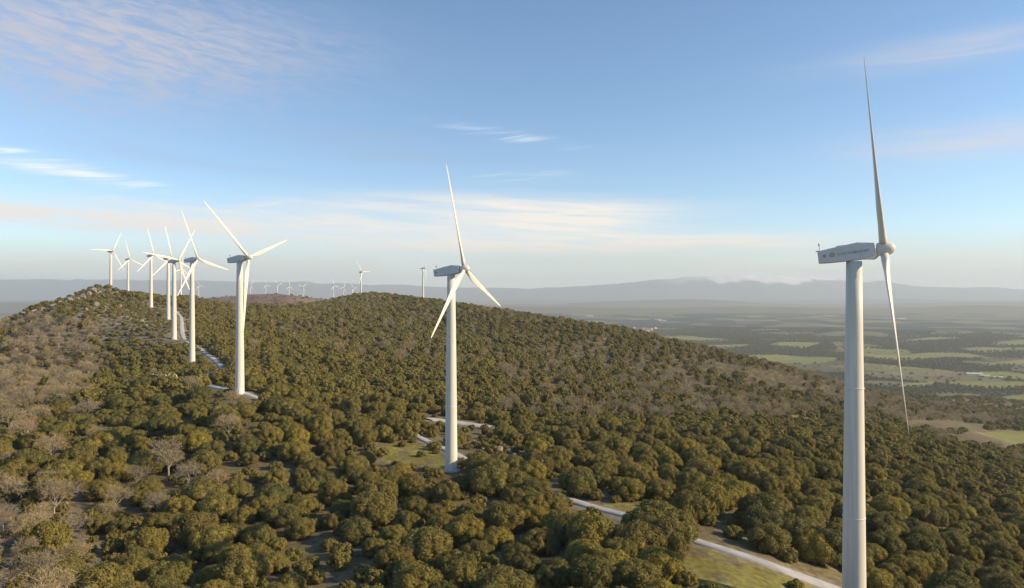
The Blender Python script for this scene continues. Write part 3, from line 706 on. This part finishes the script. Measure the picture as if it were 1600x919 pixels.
ORD=['first','second','third','fourth','fifth','sixth','seventh','eighth','ninth','tenth','eleventh','twelfth','thirteenth','fourteenth','fifteenth','sixteenth','seventeenth','eighteenth','nineteenth','twentieth','twenty-first','twenty-second','twenty-third','twenty-fourth','twenty-fifth','twenty-sixth','twenty-seventh']
for zn,ls in zones.items():
    ls.sort(key=lambda q:q[0])
    for k,(a,b,r,g) in enumerate(ls):
        o=obj('boulder',BM[random.randrange(6)],None,(g[0],g[1],g[2]+r*.25)); o.scale=(r,r*random.uniform(.7,1),r*random.uniform(.75,1.15)); o.rotation_euler=(random.uniform(-.2,.2),random.uniform(-.2,.2),random.uniform(0,6))
        tag(o,f"{'big' if r>2.5 else 'small'} weathered granite boulder {zn}, {ORD[k]} from the left",'boulder','granite boulders '+zn)
# bleached dead limbs standing over the bushes below the fourth tower
g=ground_at([(262,600)])[0]; sc_=g[1]/F
dl=MB()
def P2(px,py,dy=0): return ((px-CX)*sc_,g[1]+dy,-(py-HY)*sc_)
def limb(pts,r):
    for p,q in zip(pts,pts[1:]): dl.tube(p,q,r,r*.85,6)
limb([P2(256,601),P2(259,590,.5),P2(265,583,.8)],.22); limb([P2(258,585,0),P2(262,590),P2(266,598)],.2); limb([P2(268,602,0),P2(269,590),P2(272,584.5),P2(275.5,586),P2(277,592),P2(277.5,602)],.24)
dtr=tag(obj('dead_tree',dl.me('dead_tree',M['bleach'])),'bleached crossed and arched dead limbs above bushes below the fourth tower','dead tree')
for k,(a,b,r) in enumerate([(238,585,.7),(241,586,.55),(245,587,.8),(249,586,.6),(253,587,.5)]):
    gg=g; o=obj('boulder',BM[k%6],None,((a-CX)*sc_,g[1]+.5,-(b-HY)*sc_)); o.scale=(r,r*.8,r*.8)
    tag(o,f"pale stone lying left of the bleached dead limbs, {ORD[k]} of five",'boulder','pale stones by the dead limbs')
    mbk=MB()
# low mound of rock under the pale stones so that they rest on it
md_=obj('rock_ledge',BM[2],None,((246-CX)*sc_,g[1]+1.5,-(596-HY)*sc_)); md_.scale=(3.0,1.8,3.0); tag(md_,'long weathered granite ledge carrying five pale stones beside the dead limbs','rock')
# ------------------------------------------------------------------ village and farm buildings on the plain
def house_mesh(w,l,h,rh):
    a=MB(); a.box((0,0,h/2-.5),(w,l,h+1)); a.add([(-w/2,-l/2,h),(w/2,-l/2,h),(0,-l/2,h+rh*.92),(-w/2,l/2,h),(w/2,l/2,h),(0,l/2,h+rh*.92)],[[0,1,2],[3,5,4]])
    r=MB(); o=.5; t=.25
    for s in(-1,1):
        A=[(s*(w/2+o),-l/2-o,h-.25),(s*(w/2+o),l/2+o,h-.25),(0,l/2+o,h+rh),(0,-l/2-o,h+rh)]
        r.add(A+[(x,y,z+t) for x,y,z in A],[[0,1,2,3],[4,5,6,7],[0,1,5,4],[1,2,6,5],[2,3,7,6],[3,0,4,7]])
    wn=MB()
    for s in(-1,1):
        for y in np.linspace(-l/2+2,l/2-2,max(2,int(l/4))): wn.box((s*(w/2+.02),y,h*.55),(.08,1.1,1.3))
    return a.me('wall',M['wall']),r.me('roof',M['roof']),wn.me('window',M['dark']),r.me('roof_pale',M['metal'])
HS=[house_mesh(11,16,6,2.6),house_mesh(13,13,7,3),house_mesh(10,22,5.5,2.4),house_mesh(20,60,6,3)]
def building(nm,v,px,py,rz,pale,label,cat,group,sc=1.):
    gg=ground_at([(px,py)],900,9000)[0]; e=bpy.data.objects.new(nm,None); COL.objects.link(e); e.location=gg; e.rotation_euler=(0,0,rz); e.scale=(sc,)*3
    obj('wall',HS[v][0],e); obj('roof',HS[v][3 if pale else 1],e); obj('window',HS[v][2],e); tag(e,label,cat,group)
rr=random.Random(4)
for k in range(26):
    px=rr.gauss(1000,14); py=516.5+rr.gauss(0,1.5)
    building('village_house',rr.choice([0,1,2]),px,py,rr.uniform(0,3.1),False,'tiny cream house with a terracotta roof in the far village','house','houses of the far village',1.25)
building('church',3,982,519,.3,False,'long pale church building at the near edge of the village','church','village church',.55)
for px,py,rz,l,s in [(1522,586,1.4,'long pale farm shed on the plain right of the hanging blade',.75),(1538,588,1.5,'short pale farm shed beside the long shed',.5),(1355,544.5,1.5,'small white barn at the far end of the green field',.4),(921,495,1.4,'bright white shed left of and above the village',1.3),(1035,502,1.5,'pale shed right of and above the village',1.2),(1028,500,1.2,'orange-tinted shed next to the pale shed above the village',.9),(1560,590,1.5,'low cream farm building rightmost in the farm group',.45),(1408,499,1.5,'white barn far out beyond the hanging blade',1.4)]:
    building('farm_shed',3,px,py,rz,True,l,'shed','farm sheds on the plain',s)
# ------------------------------------------------------------------ haze
mh=bpy.data.materials.new('haze'); mh.use_nodes=True; N=mh.node_tree.nodes; N.clear(); out=N.new('ShaderNodeOutputMaterial'); pv_=N.new('ShaderNodeVolumePrincipled')
pv_.inputs['Color'].default_value=(.79,.90,1.,1); pv_.inputs['Density'].default_value=6.2e-5; pv_.inputs['Anisotropy'].default_value=.1; mh.node_tree.links.new(pv_.outputs[0],out.inputs['Volume'])
hz=MB(); zmin=float(GZ.min())-1.; zt=float(GZ.max())+40; hz.box((0,0,(zmin+zt)/2),(60000,60000,zt-zmin)); ho=tag(obj('haze',hz.me('haze',mh)),kind='stuff')
print('terrain',GZ.min(),GZ.max())
# ------------------------------------------------------------------ camera
cam=bpy.data.cameras.new('camera'); co=bpy.data.objects.new('camera',cam); COL.objects.link(co); co.location=(0,0,0)
cam.lens=36*F/1600; cam.clip_start=.5; cam.clip_end=120000
co.rotation_euler=(math.pi/2,0,0); cam.shift_y=(459.5-HY)/1600*-1; SC.camera=co
# ------------------------------------------------------------------ light
SUN_AZ=R_(99); SUN_EL=R_(25)
sd=Vector((math.sin(SUN_AZ)*math.cos(SUN_EL),math.cos(SUN_AZ)*math.cos(SUN_EL),math.sin(SUN_EL)))
sl=bpy.data.lights.new('sun','SUN'); sl.energy=4.6; sl.angle=R_(.6); sl.color=(1,.775,.48); so=bpy.data.objects.new('sun',sl); COL.objects.link(so); so.rotation_euler=sd.to_track_quat('Z','Y').to_euler()
W=bpy.data.worlds.new('World'); SC.world=W; W.use_nodes=True; nt=W.node_tree; N=nt.nodes; L=nt.links; N.clear()
wo=N.new('ShaderNodeOutputWorld'); bgd=N.new('ShaderNodeBackground'); STR=.122; bgd.inputs[1].default_value=STR; L.new(bgd.outputs[0],wo.inputs[0])
sky=N.new('ShaderNodeTexSky'); sky.sky_type='NISHITA'; sky.sun_disc=False; sky.sun_elevation=SUN_EL; sky.sun_rotation=SUN_AZ; sky.altitude=900; sky.air_density=1.0; sky.dust_density=.2; sky.ozone_density=2.6
tc=N.new('ShaderNodeTexCoord'); sx=N.new('ShaderNodeSeparateXYZ'); L.new(tc.outputs['Generated'],sx.inputs[0])
def mth(op,a,b=None,c=None):
    n_=N.new('ShaderNodeMath'); n_.operation=op
    for k,v in enumerate((a,b,c)):
        if v is None: continue
        if isinstance(v,(int,float)): n_.inputs[k].default_value=v
        else: L.new(v,n_.inputs[k])
    return n_.outputs[0]
AZ_=mth('ARCTAN2',sx.outputs[0],sx.outputs[1]); EL_=mth('ARCSINE',sx.outputs[2])
def noise(ka,ke,detail=6,rough=.55,off=0,dist=0.,slope=0.):
    cx=N.new('ShaderNodeCombineXYZ'); e=mth('ADD',EL_,mth('MULTIPLY',AZ_,slope)); L.new(mth('MULTIPLY',AZ_,ka),cx.inputs[0]); L.new(mth('MULTIPLY',e,ke),cx.inputs[1]); cx.inputs[2].default_value=off
    n_=N.new('ShaderNodeTexNoise'); n_.inputs['Scale'].default_value=1; n_.inputs['Detail'].default_value=detail; n_.inputs['Roughness'].default_value=rough; n_.inputs['Distortion'].default_value=dist; L.new(cx.outputs[0],n_.inputs['Vector']); return n_.outputs[0]
def px2(px,py):
    t=(px-CX)/F; a=math.atan(t); return a, math.atan((HY-py)/F*math.cos(a))
def ell(px,py,rx_,ry_,slope=0.,p=1.):
    a0,e0=px2(px,py); sa=rx_/F*math.cos(a0)**2; se=ry_/F*math.cos(a0)
    da=mth('SUBTRACT',AZ_,a0); de=mth('SUBTRACT',mth('SUBTRACT',EL_,e0),mth('MULTIPLY',da,slope))
    q=mth('ADD',mth('POWER',mth('ABSOLUTE',mth('DIVIDE',da,sa)),2.),mth('POWER',mth('ABSOLUTE',mth('DIVIDE',de,se)),2.)); return mth('EXPONENT',mth('MULTIPLY',q,-1.))
def rmp(v,a,b):
    m_=N.new('ShaderNodeMapRange'); m_.interpolation_type='SMOOTHSTEP'; m_.inputs[1].default_value=a; m_.inputs[2].default_value=b; L.new(v,m_.inputs[0]); return m_.outputs[0]
hs=N.new('ShaderNodeHueSaturation'); hs.inputs['Saturation'].default_value=1.05; hs.inputs['Hue'].default_value=.496; L.new(sky.outputs[0],hs.inputs['Color']); cur=hs.outputs[0]
def layer(mask,op,col):
    global cur
    x=N.new('ShaderNodeMix'); x.data_type='RGBA'; f=mth('MULTIPLY',mask,op); f.node.use_clamp=True; L.new(f,x.inputs[0]); L.new(cur,x.inputs[6]); x.inputs[7].default_value=(*[c/STR for c in col],1); cur=x.outputs[2]
def addm(*a):
    s=a[0]
    for b in a[1:]: s=mth('ADD',s,b)
    return s
n_rip=rmp(noise(22,105,8,.66,1.,.5,.12),.34,.64); n_fine=rmp(noise(6,95,7,.6,5.,.5,.05),.34,.64); n_band=rmp(noise(4,48,7,.6,21.,.4,.03),.27,.6); n_wisp=rmp(noise(5,60,8,.65,9.,.9,-.10),.42,.68); n_big=rmp(noise(3.2,16,4,.5,12.),.3,.65)
layer(mth('MULTIPLY',addm(ell(90,70,330,95),mth('MULTIPLY',ell(330,60,260,60),.5)),mth('ADD',mth('MULTIPLY',n_rip,.75),.30)),.80,(.40,.395,.45))
layer(mth('MULTIPLY',addm(ell(1500,75,220,22),mth('MULTIPLY',ell(1550,215,230,26),1.4)),mth('ADD',mth('MULTIPLY',n_fine,.5),.4)),.5,(.56,.50,.50))
layer(mth('MULTIPLY',addm(ell(300,252,160,12,-.06),ell(560,215,120,10),ell(620,245,150,9)),mth('ADD',mth('MULTIPLY',n_fine,.5),.4)),.38,(.30,.31,.38))
layer(mth('MULTIPLY',addm(ell(75,262,150,13,-.16),ell(150,275,110,7,-.1),mth('MULTIPLY',ell(40,240,90,6,-.12),.9)),n_wisp),1.0,(.72,.74,.75))
layer(mth('MULTIPLY',addm(mth('MULTIPLY',ell(790,212,90,8,-.15),.8),mth('MULTIPLY',ell(810,276,80,8),.8),ell(410,320,60,7,.1),ell(200,310,60,5)),n_wisp),1.,(.58,.62,.65))
layer(mth('MULTIPLY',addm(ell(60,330,330,15,-.02),ell(420,342,300,15,-.03),ell(760,325,230,16,-.02),ell(230,352,420,14,-.02)),mth('ADD',mth('MULTIPLY',mth('MULTIPLY',n_band,n_fine),.9),.36)),1.,(.66,.64,.61))
layer(mth('MULTIPLY',addm(ell(800,352,240,32,-.03),ell(900,335,110,18,-.03),ell(740,385,330,14,-.01),ell(1060,377,190,10,.0),ell(1190,386,70,4,0.)),mth('ADD',mth('MULTIPLY',mth('ADD',mth('MULTIPLY',n_band,.5),mth('MULTIPLY',n_fine,.5)),1.0),.04)),1.0,(.72,.67,.60))
layer(mth('MULTIPLY',addm(ell(1170,424,90,9),mth('MULTIPLY',ell(1260,430,60,6),1.)),mth('ADD',mth('MULTIPLY',n_wisp,.6),.4)),.75,(.66,.56,.47))
layer(mth('MULTIPLY',mth('SUBTRACT',1.,rmp(mth('ABSOLUTE',mth('SUBTRACT',EL_,.022)),0.,.068)),mth('ADD',mth('MULTIPLY',n_big,.35),.55)),.8,(.47,.42,.35))
L.new(cur,bgd.inputs[0])
# ------------------------------------------------------------------ output
SC.render.engine='CYCLES'; cy=SC.cycles; cy.use_denoising=True; cy.max_bounces=6; cy.diffuse_bounces=3; cy.glossy_bounces=2; cy.transmission_bounces=2; cy.volume_bounces=1; cy.transparent_max_bounces=4
cy.caustics_reflective=False; cy.caustics_refractive=False
vs=SC.view_settings; vs.view_transform='Standard'; vs.look='None'; vs.exposure=.56; vs.gamma=1; vs.use_curve_mapping=False
